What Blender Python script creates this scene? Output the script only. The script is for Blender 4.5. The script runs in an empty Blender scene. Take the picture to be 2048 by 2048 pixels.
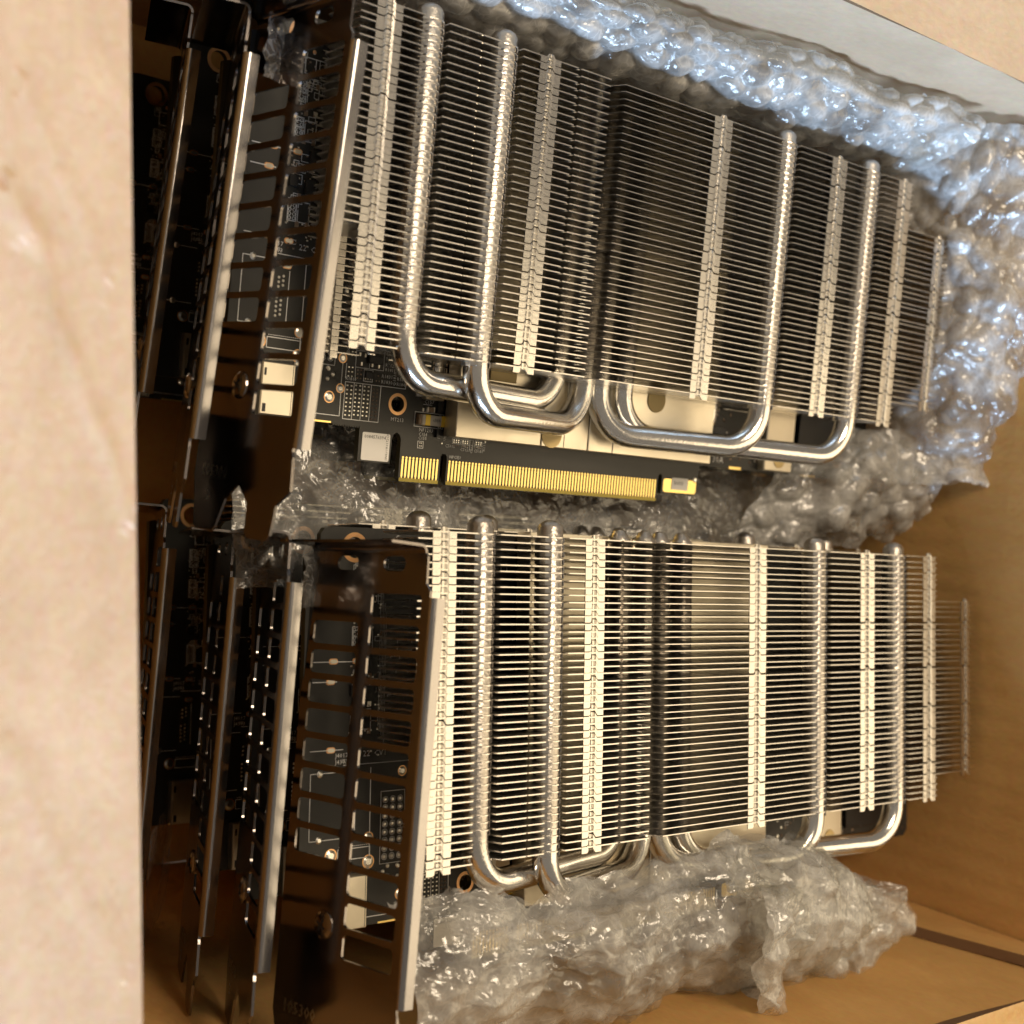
import bpy, bmesh, math, random
import numpy as np
from mathutils import Vector, Matrix, noise
from mathutils.geometry import tessellate_polygon

# ------------------------------------------------------------------ frame
# All lengths are millimetres in the frame of the upper front card:
# u along the card away from its bracket, v across it, w straight up.
MM = 0.001
FLOOR_W = -108.0                      # inside bottom of the box
def W(u, v, w):
    return Vector((u*MM, v*MM, (w-FLOOR_W)*MM))

sc = bpy.context.scene
col = sc.collection
rng = random.Random(7)

# ------------------------------------------------------------------ camera
cam_d = bpy.data.cameras.new('camera')
cam = bpy.data.objects.new('camera', cam_d)
col.objects.link(cam)
CX = Vector((0.77222, 0.08901, 0.62909))      # image right
CY = Vector((0.05001, -0.99558, 0.07948))     # image down
CZ = Vector((0.63338, -0.02992, -0.77326))    # view direction
m = Matrix.Identity(4)
for i in range(3):
    m[i][0] = CX[i]; m[i][1] = -CY[i]; m[i][2] = -CZ[i]
m.translation = W(-192.49, 4.76, 261.30)
cam.matrix_world = m
cam_d.sensor_width = 36.0
cam_d.lens = 36.0*2705.36/2048.0
cam_d.clip_start = 0.01
cam_d.clip_end = 50
cam_d.dof.use_dof = True
cam_d.dof.focus_distance = 0.312
cam_d.dof.aperture_fstop = 17.0
sc.camera = cam

# ------------------------------------------------------------------ world and lamps
world = bpy.data.worlds.new('World'); sc.world = world
world.use_nodes = True
bg = world.node_tree.nodes['Background']
bg.inputs[0].default_value = (1.0, 0.86, 0.70, 1)
bg.inputs[1].default_value = 0.22

def area(name, loc, target, size, size_y, power, color):
    d = bpy.data.lights.new(name, 'AREA'); d.shape = 'RECTANGLE'
    d.size = size; d.size_y = size_y; d.energy = power; d.color = color
    o = bpy.data.objects.new(name, d); col.objects.link(o)
    o.location = loc
    o.rotation_euler = (Vector(target)-Vector(loc)).to_track_quat('-Z', 'Y').to_euler()
    return o
area('ceiling_lamp', W(800, -110, 740), W(40, -20, 0), 0.55, 1.25, 4.2, (1.0, 0.79, 0.50))
area('room_lamp', W(-80, 400, 880), W(20, 0, 0), 0.30, 0.30, 5.6, (1.0, 0.81, 0.58))
area('window', W(60, -900, 300), W(70, 60, 20), 0.60, 0.36, 30.0, (0.48, 0.70, 1.0))

sc.view_settings.view_transform = 'Standard'
sc.view_settings.look = 'None'
sc.view_settings.exposure = 0.0
sc.view_settings.gamma = 1.0
sc.view_settings.use_curve_mapping = False
cy = sc.cycles
cy.max_bounces = 8; cy.diffuse_bounces = 3; cy.glossy_bounces = 4
cy.transmission_bounces = 8; cy.transparent_max_bounces = 32
cy.caustics_reflective = False; cy.caustics_refractive = False
cy.sample_clamp_indirect = 6.0
cy.use_adaptive_sampling = True; cy.adaptive_threshold = 0.035; cy.adaptive_min_samples = 24
cy.use_denoising = True

# ------------------------------------------------------------------ materials
MATS = {}
def new_mat(name):
    mt = bpy.data.materials.new(name); mt.use_nodes = True
    MATS[name] = mt
    return mt, mt.node_tree.nodes, mt.node_tree.links
def principled(name, color, rough=0.5, metal=0.0, spec=0.5, bump=0.0, bscale=400.0, rvar=0.0, cvar=0.0, vscale=60.0):
    mt, n, l = new_mat(name)
    p = n['Principled BSDF']
    p.inputs['Base Color'].default_value = (*color, 1)
    p.inputs['Roughness'].default_value = rough
    p.inputs['Metallic'].default_value = metal
    p.inputs['Specular IOR Level'].default_value = spec
    tc = n.new('ShaderNodeTexCoord')
    if bump:
        nz = n.new('ShaderNodeTexNoise'); nz.inputs['Scale'].default_value = bscale
        nz.inputs['Detail'].default_value = 3
        l.new(tc.outputs['Object'], nz.inputs['Vector'])
        b = n.new('ShaderNodeBump'); b.inputs['Strength'].default_value = bump
        b.inputs['Distance'].default_value = 0.0004
        l.new(nz.outputs['Fac'], b.inputs['Height']); l.new(b.outputs['Normal'], p.inputs['Normal'])
    if rvar or cvar:
        nz = n.new('ShaderNodeTexNoise'); nz.inputs['Scale'].default_value = vscale
        nz.inputs['Detail'].default_value = 4
        l.new(tc.outputs['Object'], nz.inputs['Vector'])
        if rvar:
            mr = n.new('ShaderNodeMapRange')
            mr.inputs['From Min'].default_value = 0.3; mr.inputs['From Max'].default_value = 0.7
            mr.inputs['To Min'].default_value = max(0.02, rough-rvar); mr.inputs['To Max'].default_value = rough+rvar
            l.new(nz.outputs['Fac'], mr.inputs['Value']); l.new(mr.outputs['Result'], p.inputs['Roughness'])
        if cvar:
            mx = n.new('ShaderNodeMix'); mx.data_type = 'RGBA'
            mx.inputs['A'].default_value = (*[c*(1-cvar) for c in color], 1)
            mx.inputs['B'].default_value = (*[min(1, c*(1+cvar)) for c in color], 1)
            l.new(nz.outputs['Fac'], mx.inputs['Factor']); l.new(mx.outputs['Result'], p.inputs['Base Color'])
    return mt
principled('fin_metal', (0.74, 0.71, 0.66), 0.27, 1.0, bump=0.05, bscale=900, rvar=0.08)
principled('pipe_metal', (0.84, 0.82, 0.78), 0.17, 1.0, bump=0.2, bscale=1000, rvar=0.07, vscale=150)
def solder_shade_band():
    # solder roughens the straight runs, their duller reflections are painted as darker colour; the bends are bare and glossy
    mt = MATS['pipe_metal']; n, l = mt.node_tree.nodes, mt.node_tree.links; p = n['Principled BSDF']
    tc = n.new('ShaderNodeTexCoord'); sp = n.new('ShaderNodeSeparateXYZ'); l.new(tc.outputs['Object'], sp.inputs[0])
    nz = n.new('ShaderNodeTexNoise'); nz.inputs['Scale'].default_value = 1500; nz.inputs['Detail'].default_value = 3; l.new(tc.outputs['Object'], nz.inputs['Vector'])
    r = n.new('ShaderNodeMapRange'); r.inputs['From Min'].default_value = 0.027; r.inputs['From Max'].default_value = 0.036
    r.inputs['To Min'].default_value = 0.0; r.inputs['To Max'].default_value = 1.0; l.new(sp.outputs['Y'], r.inputs['Value'])
    ro = n.new('ShaderNodeMapRange'); ro.inputs['To Min'].default_value = 0.16; ro.inputs['To Max'].default_value = 0.34; l.new(r.outputs['Result'], ro.inputs['Value'])
    l.new(ro.outputs['Result'], p.inputs['Roughness'])
    cm = n.new('ShaderNodeMix'); cm.data_type = 'RGBA'; cm.inputs['A'].default_value = (0.84, 0.82, 0.78, 1); cm.inputs['B'].default_value = (0.56, 0.52, 0.47, 1)
    l.new(r.outputs['Result'], cm.inputs['Factor']); l.new(cm.outputs['Result'], p.inputs['Base Color'])
    b = n.new('ShaderNodeBump'); b.inputs['Distance'].default_value = 0.0004
    st = n.new('ShaderNodeMapRange'); st.inputs['To Min'].default_value = 0.08; st.inputs['To Max'].default_value = 0.4; l.new(r.outputs['Result'], st.inputs['Value'])
    l.new(st.outputs['Result'], b.inputs['Strength']); l.new(nz.outputs['Fac'], b.inputs['Height']); l.new(b.outputs['Normal'], p.inputs['Normal'])
solder_shade_band()
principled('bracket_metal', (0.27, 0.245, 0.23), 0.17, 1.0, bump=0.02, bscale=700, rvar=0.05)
principled('rim_metal_lit', (0.42, 0.40, 0.39), 0.2, 1.0, bump=0.02, bscale=700, rvar=0.05)  # same steel as the bracket, lighter: bright rim reflections put into the colour
principled('plate_metal', (0.81, 0.74, 0.60), 0.40, 1.0, bump=0.03, bscale=1500, rvar=0.06, vscale=90)
principled('solder_mask', (0.030, 0.029, 0.026), 0.42, 0.0, 0.45, bump=0.03, bscale=900, cvar=0.25, vscale=120)
principled('silk_white', (0.88, 0.88, 0.86), 0.6)
principled('solder', (0.80, 0.78, 0.72), 0.28, 1.0, bump=0.08, bscale=1500)
principled('gold', (1.0, 0.75, 0.27), 0.30, 1.0, rvar=0.05)
principled('copper', (0.86, 0.50, 0.24), 0.36, 1.0)
principled('laminate_edge', (0.42, 0.33, 0.05), 0.5)
principled('board_edge', (0.05, 0.042, 0.016), 0.5)
principled('dark_pad', (0.10, 0.055, 0.030), 0.5)
principled('chip_black', (0.014, 0.014, 0.015), 0.38)
principled('chip_tan', (0.36, 0.25, 0.16), 0.5)
principled('label_paper', (0.88, 0.86, 0.82), 0.55)
principled('label_ink', (0.03, 0.03, 0.03), 0.6)
principled('fuse_yellow', (0.95, 0.66, 0.06), 0.35, 0.2)
principled('fuse_body', (0.72, 0.67, 0.58), 0.5)
principled('thermal_pad', (0.80, 0.60, 0.26), 0.55)

def cardboard(name, c1, c2, streak_axis, bump=0.25, flute=0.0, flute_axis=1, sat=0.95):
    mt, n, l = new_mat(name)
    p = n['Principled BSDF']; p.inputs['Roughness'].default_value = 0.85
    p.inputs['Specular IOR Level'].default_value = 0.15
    tc = n.new('ShaderNodeTexCoord')
    mp = n.new('ShaderNodeMapping')
    s = [1, 1, 1]; s[streak_axis] = 0.62
    mp.inputs['Scale'].default_value = s
    l.new(tc.outputs['Object'], mp.inputs['Vector'])
    a = n.new('ShaderNodeTexNoise'); a.inputs['Scale'].default_value = 70; a.inputs['Detail'].default_value = 7; a.inputs['Roughness'].default_value = 0.62; a.inputs['Distortion'].default_value = 0.5
    f = n.new('ShaderNodeTexNoise'); f.inputs['Scale'].default_value = 700; f.inputs['Detail'].default_value = 4
    l.new(mp.outputs['Vector'], a.inputs['Vector']); l.new(mp.outputs['Vector'], f.inputs['Vector'])
    r = n.new('ShaderNodeValToRGB')
    r.color_ramp.elements[0].position = 0.25; r.color_ramp.elements[0].color = (*c1, 1)
    r.color_ramp.elements[1].position = 0.80; r.color_ramp.elements[1].color = (*c2, 1)
    l.new(a.outputs['Fac'], r.inputs['Fac'])
    mx = n.new('ShaderNodeMix'); mx.data_type = 'RGBA'; mx.blend_type = 'OVERLAY'
    mx.inputs['Factor'].default_value = 0.14
    l.new(r.outputs['Color'], mx.inputs['A']); l.new(f.outputs['Color'], mx.inputs['B'])
    hs = n.new('ShaderNodeHueSaturation'); hs.inputs['Saturation'].default_value = sat
    l.new(mx.outputs['Result'], hs.inputs['Color'])
    l.new(hs.outputs['Color'], p.inputs['Base Color'])
    b = n.new('ShaderNodeBump'); b.inputs['Strength'].default_value = bump; b.inputs['Distance'].default_value = 0.0006
    ad = n.new('ShaderNodeMath'); ad.operation = 'ADD'
    l.new(a.outputs['Fac'], ad.inputs[0]); l.new(f.outputs['Fac'], ad.inputs[1])
    last = ad
    if flute:
        wv = n.new('ShaderNodeTexWave'); wv.wave_type = 'BANDS'
        wv.bands_direction = 'XYZ'[flute_axis]; wv.inputs['Scale'].default_value = 44; wv.inputs['Distortion'].default_value = 0.6
        l.new(tc.outputs['Object'], wv.inputs['Vector'])
        mu = n.new('ShaderNodeMath'); mu.operation = 'MULTIPLY_ADD'; mu.inputs[1].default_value = flute
        l.new(wv.outputs['Fac'], mu.inputs[0]); l.new(ad.outputs[0], mu.inputs[2]); last = mu
    l.new(last.outputs[0], b.inputs['Height']); l.new(b.outputs['Normal'], p.inputs['Normal'])
    return mt
cardboard('kraft', (0.58, 0.315, 0.10), (0.68, 0.40, 0.145), 2, flute=0.7, flute_axis=1, sat=0.98)
cardboard('kraft_pale', (0.55, 0.39, 0.255), (0.70, 0.53, 0.38), 1, bump=0.3, flute=0.35, flute_axis=0)
cardboard('kraft_wall_lit', (0.43, 0.295, 0.18), (0.52, 0.37, 0.24), 0, bump=0.3)  # same board, paler and greyer: cool window light put into the colour
cardboard('kraft_mid', (0.44, 0.285, 0.155), (0.54, 0.365, 0.21), 0, bump=0.3)
principled('board_core', (0.17, 0.09, 0.04), 0.9)

def film(name, haze, tint=(0.97, 0.97, 0.95), rough=0.10, white=(0.90, 0.89, 0.87), crease=0.5, gloss=0.06):
    mt, n, l = new_mat(name)
    for x in list(n): n.remove(x)
    out = n.new('ShaderNodeOutputMaterial')
    tr = n.new('ShaderNodeBsdfTransparent'); tr.inputs['Color'].default_value = (*tint, 1)
    df = n.new('ShaderNodeBsdfDiffuse'); df.inputs['Color'].default_value = (*white, 1)
    tl = n.new('ShaderNodeBsdfTranslucent'); tl.inputs['Color'].default_value = (*white, 1)
    gl = n.new('ShaderNodeBsdfGlossy'); gl.inputs['Roughness'].default_value = rough
    gl.inputs['Color'].default_value = (0.95, 0.95, 0.95, 1)
    m1 = n.new('ShaderNodeMixShader'); m1.inputs[0].default_value = 0.45
    l.new(df.outputs[0], m1.inputs[1]); l.new(tl.outputs[0], m1.inputs[2])
    tc = n.new('ShaderNodeTexCoord')
    # warped coordinates so the creases run irregularly
    wn = n.new('ShaderNodeTexNoise'); wn.inputs['Scale'].default_value = 90; wn.inputs['Detail'].default_value = 2
    l.new(tc.outputs['Object'], wn.inputs['Vector'])
    wm = n.new('ShaderNodeMixRGB'); wm.blend_type = 'ADD'; wm.inputs[0].default_value = 0.010
    l.new(tc.outputs['Object'], wm.inputs[1]); l.new(wn.outputs['Color'], wm.inputs[2])
    def edge(scale, width):
        v = n.new('ShaderNodeTexVoronoi'); v.feature = 'DISTANCE_TO_EDGE'; v.inputs['Scale'].default_value = scale
        l.new(wm.outputs[0], v.inputs['Vector'])
        r = n.new('ShaderNodeMapRange'); r.interpolation_type = 'SMOOTHSTEP'
        r.inputs['From Min'].default_value = 0.0; r.inputs['From Max'].default_value = width
        r.inputs['To Min'].default_value = 1.0; r.inputs['To Max'].default_value = 0.0
        l.new(v.outputs['Distance'], r.inputs['Value'])
        return r
    e1, e2 = edge(170, 0.10), edge(420, 0.12)
    nz = n.new('ShaderNodeTexNoise'); nz.inputs['Scale'].default_value = 75; nz.inputs['Detail'].default_value = 4
    l.new(tc.outputs['Object'], nz.inputs['Vector'])
    mr = n.new('ShaderNodeMapRange'); mr.inputs['From Min'].default_value = 0.36; mr.inputs['From Max'].default_value = 0.68
    mr.inputs['To Min'].default_value = haze*0.35; mr.inputs['To Max'].default_value = haze*1.6
    l.new(nz.outputs['Fac'], mr.inputs['Value'])
    gate = n.new('ShaderNodeMapRange'); gate.inputs['From Min'].default_value = 0.42; gate.inputs['From Max'].default_value = 0.62
    gate.inputs['To Min'].default_value = 0.0; gate.inputs['To Max'].default_value = crease
    l.new(nz.outputs['Fac'], gate.inputs['Value'])
    mxx = n.new('ShaderNodeMath'); mxx.operation = 'MAXIMUM'
    l.new(e1.outputs['Result'], mxx.inputs[0]); l.new(e2.outputs['Result'], mxx.inputs[1])
    cr = n.new('ShaderNodeMath'); cr.operation = 'MULTIPLY_ADD'; cr.use_clamp = True
    l.new(mxx.outputs[0], cr.inputs[0]); l.new(gate.outputs['Result'], cr.inputs[1]); l.new(mr.outputs['Result'], cr.inputs[2])
    m2 = n.new('ShaderNodeMixShader')
    l.new(cr.outputs[0], m2.inputs[0]); l.new(tr.outputs[0], m2.inputs[1]); l.new(m1.outputs[0], m2.inputs[2])
    fr = n.new('ShaderNodeLayerWeight'); fr.inputs['Blend'].default_value = 0.5
    pw = n.new('ShaderNodeMath'); pw.operation = 'POWER'; pw.inputs[1].default_value = 4.0
    l.new(fr.outputs['Facing'], pw.inputs[0])
    mu = n.new('ShaderNodeMath'); mu.operation = 'MULTIPLY_ADD'; mu.inputs[1].default_value = 0.35; mu.inputs[2].default_value = gloss
    mu.use_clamp = True
    l.new(pw.outputs[0], mu.inputs[0])
    m3 = n.new('ShaderNodeMixShader')
    l.new(mu.outputs[0], m3.inputs[0]); l.new(m2.outputs[0], m3.inputs[1]); l.new(gl.outputs[0], m3.inputs[2])
    # crease relief for the glints
    v2 = n.new('ShaderNodeTexVoronoi'); v2.inputs['Scale'].default_value = 260; l.new(wm.outputs[0], v2.inputs['Vector'])
    bz = n.new('ShaderNodeTexNoise'); bz.inputs['Scale'].default_value = 330; bz.inputs['Detail'].default_value = 2
    l.new(wm.outputs[0], bz.inputs['Vector'])
    ad = n.new('ShaderNodeMath'); ad.operation = 'ADD'
    l.new(v2.outputs['Distance'], ad.inputs[0]); l.new(bz.outputs['Fac'], ad.inputs[1])
    b = n.new('ShaderNodeBump'); b.inputs['Strength'].default_value = 0.55; b.inputs['Distance'].default_value = 0.0010
    l.new(ad.outputs[0], b.inputs['Height'])
    l.new(b.outputs['Normal'], gl.inputs['Normal'])
    l.new(m3.outputs[0], out.inputs[0])
    return mt
film('wrap_film', 0.20, rough=0.2, crease=0.16)
film('wrap_back', 0.16, rough=0.2, crease=0.12)
film('wrap_milky', 0.50, rough=0.18, crease=0.28)
film('thin_film', 0.09, rough=0.14, crease=0.25)

# ------------------------------------------------------------------ mesh helpers
class MB:
    """collects vertices and faces in millimetres, with one material slot per face"""
    def __init__(self): self.v = []; self.f = []; self.mi = []; self.mats = []
    def slot(self, mat):
        if mat not in self.mats: self.mats.append(mat)
        return self.mats.index(mat)
    def add(self, vs, fs, mat):
        o = len(self.v); k = self.slot(mat)
        self.v += [tuple(x) for x in vs]
        for f in fs: self.f.append([i+o for i in f]); self.mi.append(k)
    def box(self, a, b, mat):
        (x0, y0, z0), (x1, y1, z1) = a, b
        vs = [(x0,y0,z0),(x1,y0,z0),(x1,y1,z0),(x0,y1,z0),(x0,y0,z1),(x1,y0,z1),(x1,y1,z1),(x0,y1,z1)]
        self.add(vs, [(0,3,2,1),(4,5,6,7),(0,1,5,4),(1,2,6,5),(2,3,7,6),(3,0,4,7)], mat)
    def bevel_box(self, a, b, c, mat):
        """box whose upper edges are chamfered by c"""
        (x0, y0, z0), (x1, y1, z1) = a, b
        vs = [(x0,y0,z0),(x1,y0,z0),(x1,y1,z0),(x0,y1,z0),(x0,y0,z1-c),(x1,y0,z1-c),(x1,y1,z1-c),(x0,y1,z1-c),
              (x0+c,y0+c,z1),(x1-c,y0+c,z1),(x1-c,y1-c,z1),(x0+c,y1-c,z1)]
        fs = [(0,3,2,1),(0,1,5,4),(1,2,6,5),(2,3,7,6),(3,0,4,7),(4,5,9,8),(5,6,10,9),(6,7,11,10),(7,4,8,11),(8,9,10,11)]
        self.add(vs, fs, mat)
    def prism(self, outer, holes, lift, mat, t0, t1, side_mat=None):
        """polygon with holes (2-D), tessellated and extruded; lift(a,b,t) -> 3-D"""
        loops = [outer]+list(holes)
        flat = [p for lp in loops for p in lp]
        tris = tessellate_polygon([[Vector((p[0], p[1], 0)) for p in lp] for lp in loops])
        n = len(flat)
        vs = [lift(p[0], p[1], t1) for p in flat]+[lift(p[0], p[1], t0) for p in flat]
        fs = []
        for t in tris:
            a, b, c = (Vector(flat[i]) for i in t)
            if (b-a).cross(c-a) < 0: t = (t[0], t[2], t[1])
            fs.append(tuple(t)); fs.append(tuple(i+n for i in reversed(t)))
        self.add(vs, fs, mat)
        o = 0; sf = []
        base = len(self.v)-2*n
        k = self.slot(side_mat or mat)
        for lp in loops:
            m_ = len(lp)
            for i in range(m_):
                j = (i+1) % m_
                self.f.append([base+o+i, base+n+o+i, base+n+o+j, base+o+j]); self.mi.append(k)
            o += m_
    def disc(self, c, r, h, mat, n=14, r2=None, lift=0.0):
        """low disc (or dome when r2 < r) standing on w = c[2]"""
        r2 = r if r2 is None else r2
        vs = []; 
        for rr, z in ((r, c[2]), (r2, c[2]+h)):
            for i in range(n):
                a = 2*math.pi*i/n; vs.append((c[0]+rr*math.cos(a), c[1]+rr*math.sin(a), z))
        fs = [tuple(range(n, 2*n))]+[(i, (i+1) % n, n+(i+1) % n, n+i) for i in range(n)]
        self.add(vs, fs, mat)
    def ring(self, c, r0, r1, h, mat, n=28):
        vs = []
        for rr, z in ((r0, c[2]), (r0, c[2]+h), (r1, c[2]+h), (r1, c[2])):
            for i in range(n):
                a = 2*math.pi*i/n; vs.append((c[0]+rr*math.cos(a), c[1]+rr*math.sin(a), z))
        fs = []
        for k in range(3):
            for i in range(n):
                j = (i+1) % n
                fs.append((k*n+i, k*n+j, (k+1)*n+j, (k+1)*n+i))
        self.add(vs, fs, mat)
    def line(self, p, q, wid, z, mat, h=0.05):
        p = Vector(p); q = Vector(q); d = (q-p)
        if d.length == 0: return
        d.normalize(); s = Vector((-d.y, d.x))*wid/2; p = p-d*wid/2; q = q+d*wid/2
        c = [p-s, q-s, q+s, p+s]
        self.add([(x.x, x.y, z) for x in c]+[(x.x, x.y, z+h) for x in c], [(4,5,6,7),(0,1,5,4),(1,2,6,5),(2,3,7,6),(3,0,4,7)], mat)
    def poly(self, pts, wid, z, mat, closed=False):
        n = len(pts)
        for i in range(n if closed else n-1): self.line(pts[i], pts[(i+1) % n], wid, z, mat)
    def rect(self, a, b, wid, z, mat):
        self.poly([(a[0],a[1]),(b[0],a[1]),(b[0],b[1]),(a[0],b[1])], wid, z, mat, True)
    def text(self, s, at, size, z, mat, rot=0.0, h=0.05, xform=None):
        """lettering as flat geometry; size is the capital height in mm"""
        cu = bpy.data.curves.new('lettering', 'FONT'); cu.body = s; cu.size = size/0.69; cu.resolution_u = 1
        cu.space_character = 1.05
        ob = bpy.data.objects.new('lettering', cu)
        me = bpy.data.meshes.new_from_object(ob)
        cr, sr = math.cos(rot), math.sin(rot)
        vs = []
        for x in me.vertices:
            a, b = x.co.x, x.co.y
            q = (at[0]+a*cr-b*sr, at[1]+a*sr+b*cr, z+h)
            vs.append(xform(q) if xform else q)
        self.add(vs, [tuple(p.vertices) for p in me.polygons], mat)
        bpy.data.objects.remove(ob); bpy.data.curves.remove(cu); bpy.data.meshes.remove(me)
    def sweep(self, path, r, mat, n=16, caps=True):
        P = [Vector(p) for p in path]; rs = r if isinstance(r, list) else [r]*len(P)
        vs = []; prev = None
        for i, p in enumerate(P):
            t = (P[min(i+1, len(P)-1)]-P[max(i-1, 0)]).normalized()
            if prev is None:
                a = Vector((0, 0, 1)) if abs(t.z) < 0.9 else Vector((1, 0, 0))
                x = t.cross(a).normalized()
            else: x = (prev-t*prev.dot(t)).normalized()
            prev = x; y = t.cross(x)
            for k in range(n):
                an = 2*math.pi*k/n; vs.append(p+(x*math.cos(an)+y*math.sin(an))*rs[i])
        fs = []
        for i in range(len(P)-1):
            for k in range(n):
                j = (k+1) % n; fs.append((i*n+k, i*n+j, (i+1)*n+j, (i+1)*n+k))
        if caps: fs += [tuple(range(n-1, -1, -1)), tuple(range((len(P)-1)*n, len(P)*n))]
        self.add(vs, fs, mat)
    def mesh(self, name, smooth=False, angle=None):
        me = bpy.data.meshes.new(name)
        me.from_pydata([(a*MM, b*MM, c*MM) for a, b, c in self.v], [], self.f)
        for k in self.mats: me.materials.append(MATS[k])
        me.polygons.foreach_set('material_index', self.mi)
        if smooth: me.polygons.foreach_set('use_smooth', [True]*len(me.polygons))
        me.update()
        if angle is not None: me.set_sharp_from_angle(angle=math.radians(angle))
        return me

def part(name, mesh, parent=None, mat4=None, kind=None, label=None):
    o = bpy.data.objects.new(name, mesh); col.objects.link(o)
    if parent is not None: o.parent = parent
    if mat4 is not None: o.matrix_local = mat4
    if kind: o['kind'] = kind
    if label: o['label'] = label
    return o
def thing(name, label, cat, mat4, group=None):
    o = bpy.data.objects.new(name, None); col.objects.link(o)
    o.empty_display_size = 0.02; o.matrix_world = mat4
    o['label'] = label; o['category'] = cat
    if group: o['group'] = group
    return o
def rrect(a0, b0, a1, b1, r, n=3):
    pts = []
    for cx, cy_, s in ((a1-r, b1-r, 0), (a0+r, b1-r, 90), (a0+r, b0+r, 180), (a1-r, b0+r, 270)):
        for i in range(n+1):
            an = math.radians(s+90*i/n); pts.append((cx+r*math.cos(an), cy_+r*math.sin(an)))
    return pts
def circle(c, r, n=20): return [(c[0]+r*math.cos(2*math.pi*i/n), c[1]+r*math.sin(2*math.pi*i/n)) for i in range(n)]
def fillet(pts, rad, n=9):
    P = [Vector(p) for p in pts]; out = [P[0]]
    for i in range(1, len(P)-1):
        a = (P[i-1]-P[i]); b = (P[i+1]-P[i]); r = rad[i-1] if isinstance(rad, list) else rad
        ang = a.angle(b); d = min(r/math.tan(ang/2), a.length*0.49, b.length*0.49)
        r = d*math.tan(ang/2)
        a.normalize(); b.normalize(); s = P[i]+a*d; e = P[i]+b*d
        c = P[i]+(a+b).normalized()*(r/math.sin(ang/2))
        x = (s-c); y = (e-c); th = x.angle(y)
        for k in range(n+1):
            q = th*k/n; out.append(c+(x*math.sin(th-q)+y*math.sin(q))/math.sin(th))
    out.append(P[-1]); return out

# ------------------------------------------------------------------ cardboard box
def slab(mb, corners, thick, mat, core='board_core'):
    """flat or bent sheet: corners = 4 points, thickness along the inverse normal, brown fluted edge"""
    c = [Vector(x) for x in corners]
    n = (c[1]-c[0]).cross(c[3]-c[0]).normalized()*thick
    vs = c+[x-n for x in c]
    mb.add(vs, [(0,1,2,3),(7,6,5,4)], mat)
    o = len(mb.v)-8; k = mb.slot(core)
    for i in range(4):
        j = (i+1) % 4
        mb.f.append([o+i, o+4+i, o+4+j, o+j]); mb.mi.append(k)
def sheet(fn, ns, nt, thick, mat, core='board_core', name='sheet'):
    """bent sheet from a surface function fn(s,t) on the unit square"""
    mb = MB(); P = [[Vector(fn(i/ns, j/nt)) for j in range(nt+1)] for i in range(ns+1)]
    def nrm(i, j):
        a = P[min(i+1, ns)][j]-P[max(i-1, 0)][j]; b = P[i][min(j+1, nt)]-P[i][max(j-1, 0)]
        return a.cross(b).normalized()
    top = [P[i][j] for i in range(ns+1) for j in range(nt+1)]
    bot = [P[i][j]-nrm(i, j)*thick for i in range(ns+1) for j in range(nt+1)]
    N = len(top); ix = lambda i, j: i*(nt+1)+j
    fs = []; 
    for i in range(ns):
        for j in range(nt):
            q = (ix(i, j), ix(i+1, j), ix(i+1, j+1), ix(i, j+1)); fs.append(q); fs.append(tuple(N+k for k in reversed(q)))
    mb.add(top+bot, fs, mat)
    k = mb.slot(core)
    rim = [ix(i, 0) for i in range(ns)]+[ix(ns, j) for j in range(nt)]+[ix(i, nt) for i in range(ns, 0, -1)]+[ix(0, j) for j in range(nt, 0, -1)]
    for a in range(len(rim)):
        b = (a+1) % len(rim); mb.f.append([rim[a], N+rim[a], N+rim[b], rim[b]]); mb.mi.append(k)
    return mb.mesh(name, smooth=False)
U0, U1, V0, V1, WT = -112.0, 182.0, -121.0, 120.0, 60.0
box = thing('cardboard_box', 'open brown corrugated cardboard box holding the stacked graphics cards', 'box', Matrix.Translation(W(0, 0, FLOOR_W)))
def bx(p): return (p[0], p[1], p[2]-FLOOR_W)
def ns3(a, b, c, s): return noise.noise(Vector((a*s, b*s, c*s)))
part('bottom_panel', sheet(lambda s, t: bx((U0+(U1-U0)*s, V0+(V1-V0)*t, FLOOR_W)), 2, 2, 4, 'kraft'), box)
part('side_panel', sheet(lambda s, t: bx((U1+1.6*math.sin(3.1*t)*(s-0.3)+0.8*ns3(s*5, t*5, 1, 1), V0+(V1-V0)*t, FLOOR_W+(WT-FLOOR_W)*s)), 16, 16, 4, 'kraft'), box)
part('side_panel', sheet(lambda s, t: bx((U0+(U1-U0)*s, V1+1.5*ns3(s*6, t*4, 3, 1), FLOOR_W+(WT-FLOOR_W)*t)), 24, 12, 4, 'kraft_wall_lit'), box)
part('side_panel', sheet(lambda s, t: bx((U0+(U1-U0)*s, V0+1.0*ns3(s*6, t*4, 9, 1), FLOOR_W+(WT+23-FLOOR_W)*(1-t))), 24, 12, 4, 'kraft'), box)
part('side_panel', sheet(lambda s, t: bx((U0, V0+(V1-V0)*t, FLOOR_W+(WT-FLOOR_W)*(1-s))), 4, 4, 4, 'kraft'), box)

def joint(s, t):
    w_ = FLOOR_W+(WT+22-FLOOR_W)*(1-t); ue = 147+0.27*(w_-5)
    return bx((ue+(U1-0.5-ue)*s, V0+3.6+0.5*ns3(s*3, t*9, 4, 1)-2.0*s, w_))
part('joint_flap', sheet(joint, 6, 30, 3.0, 'kraft'), box)

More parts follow.
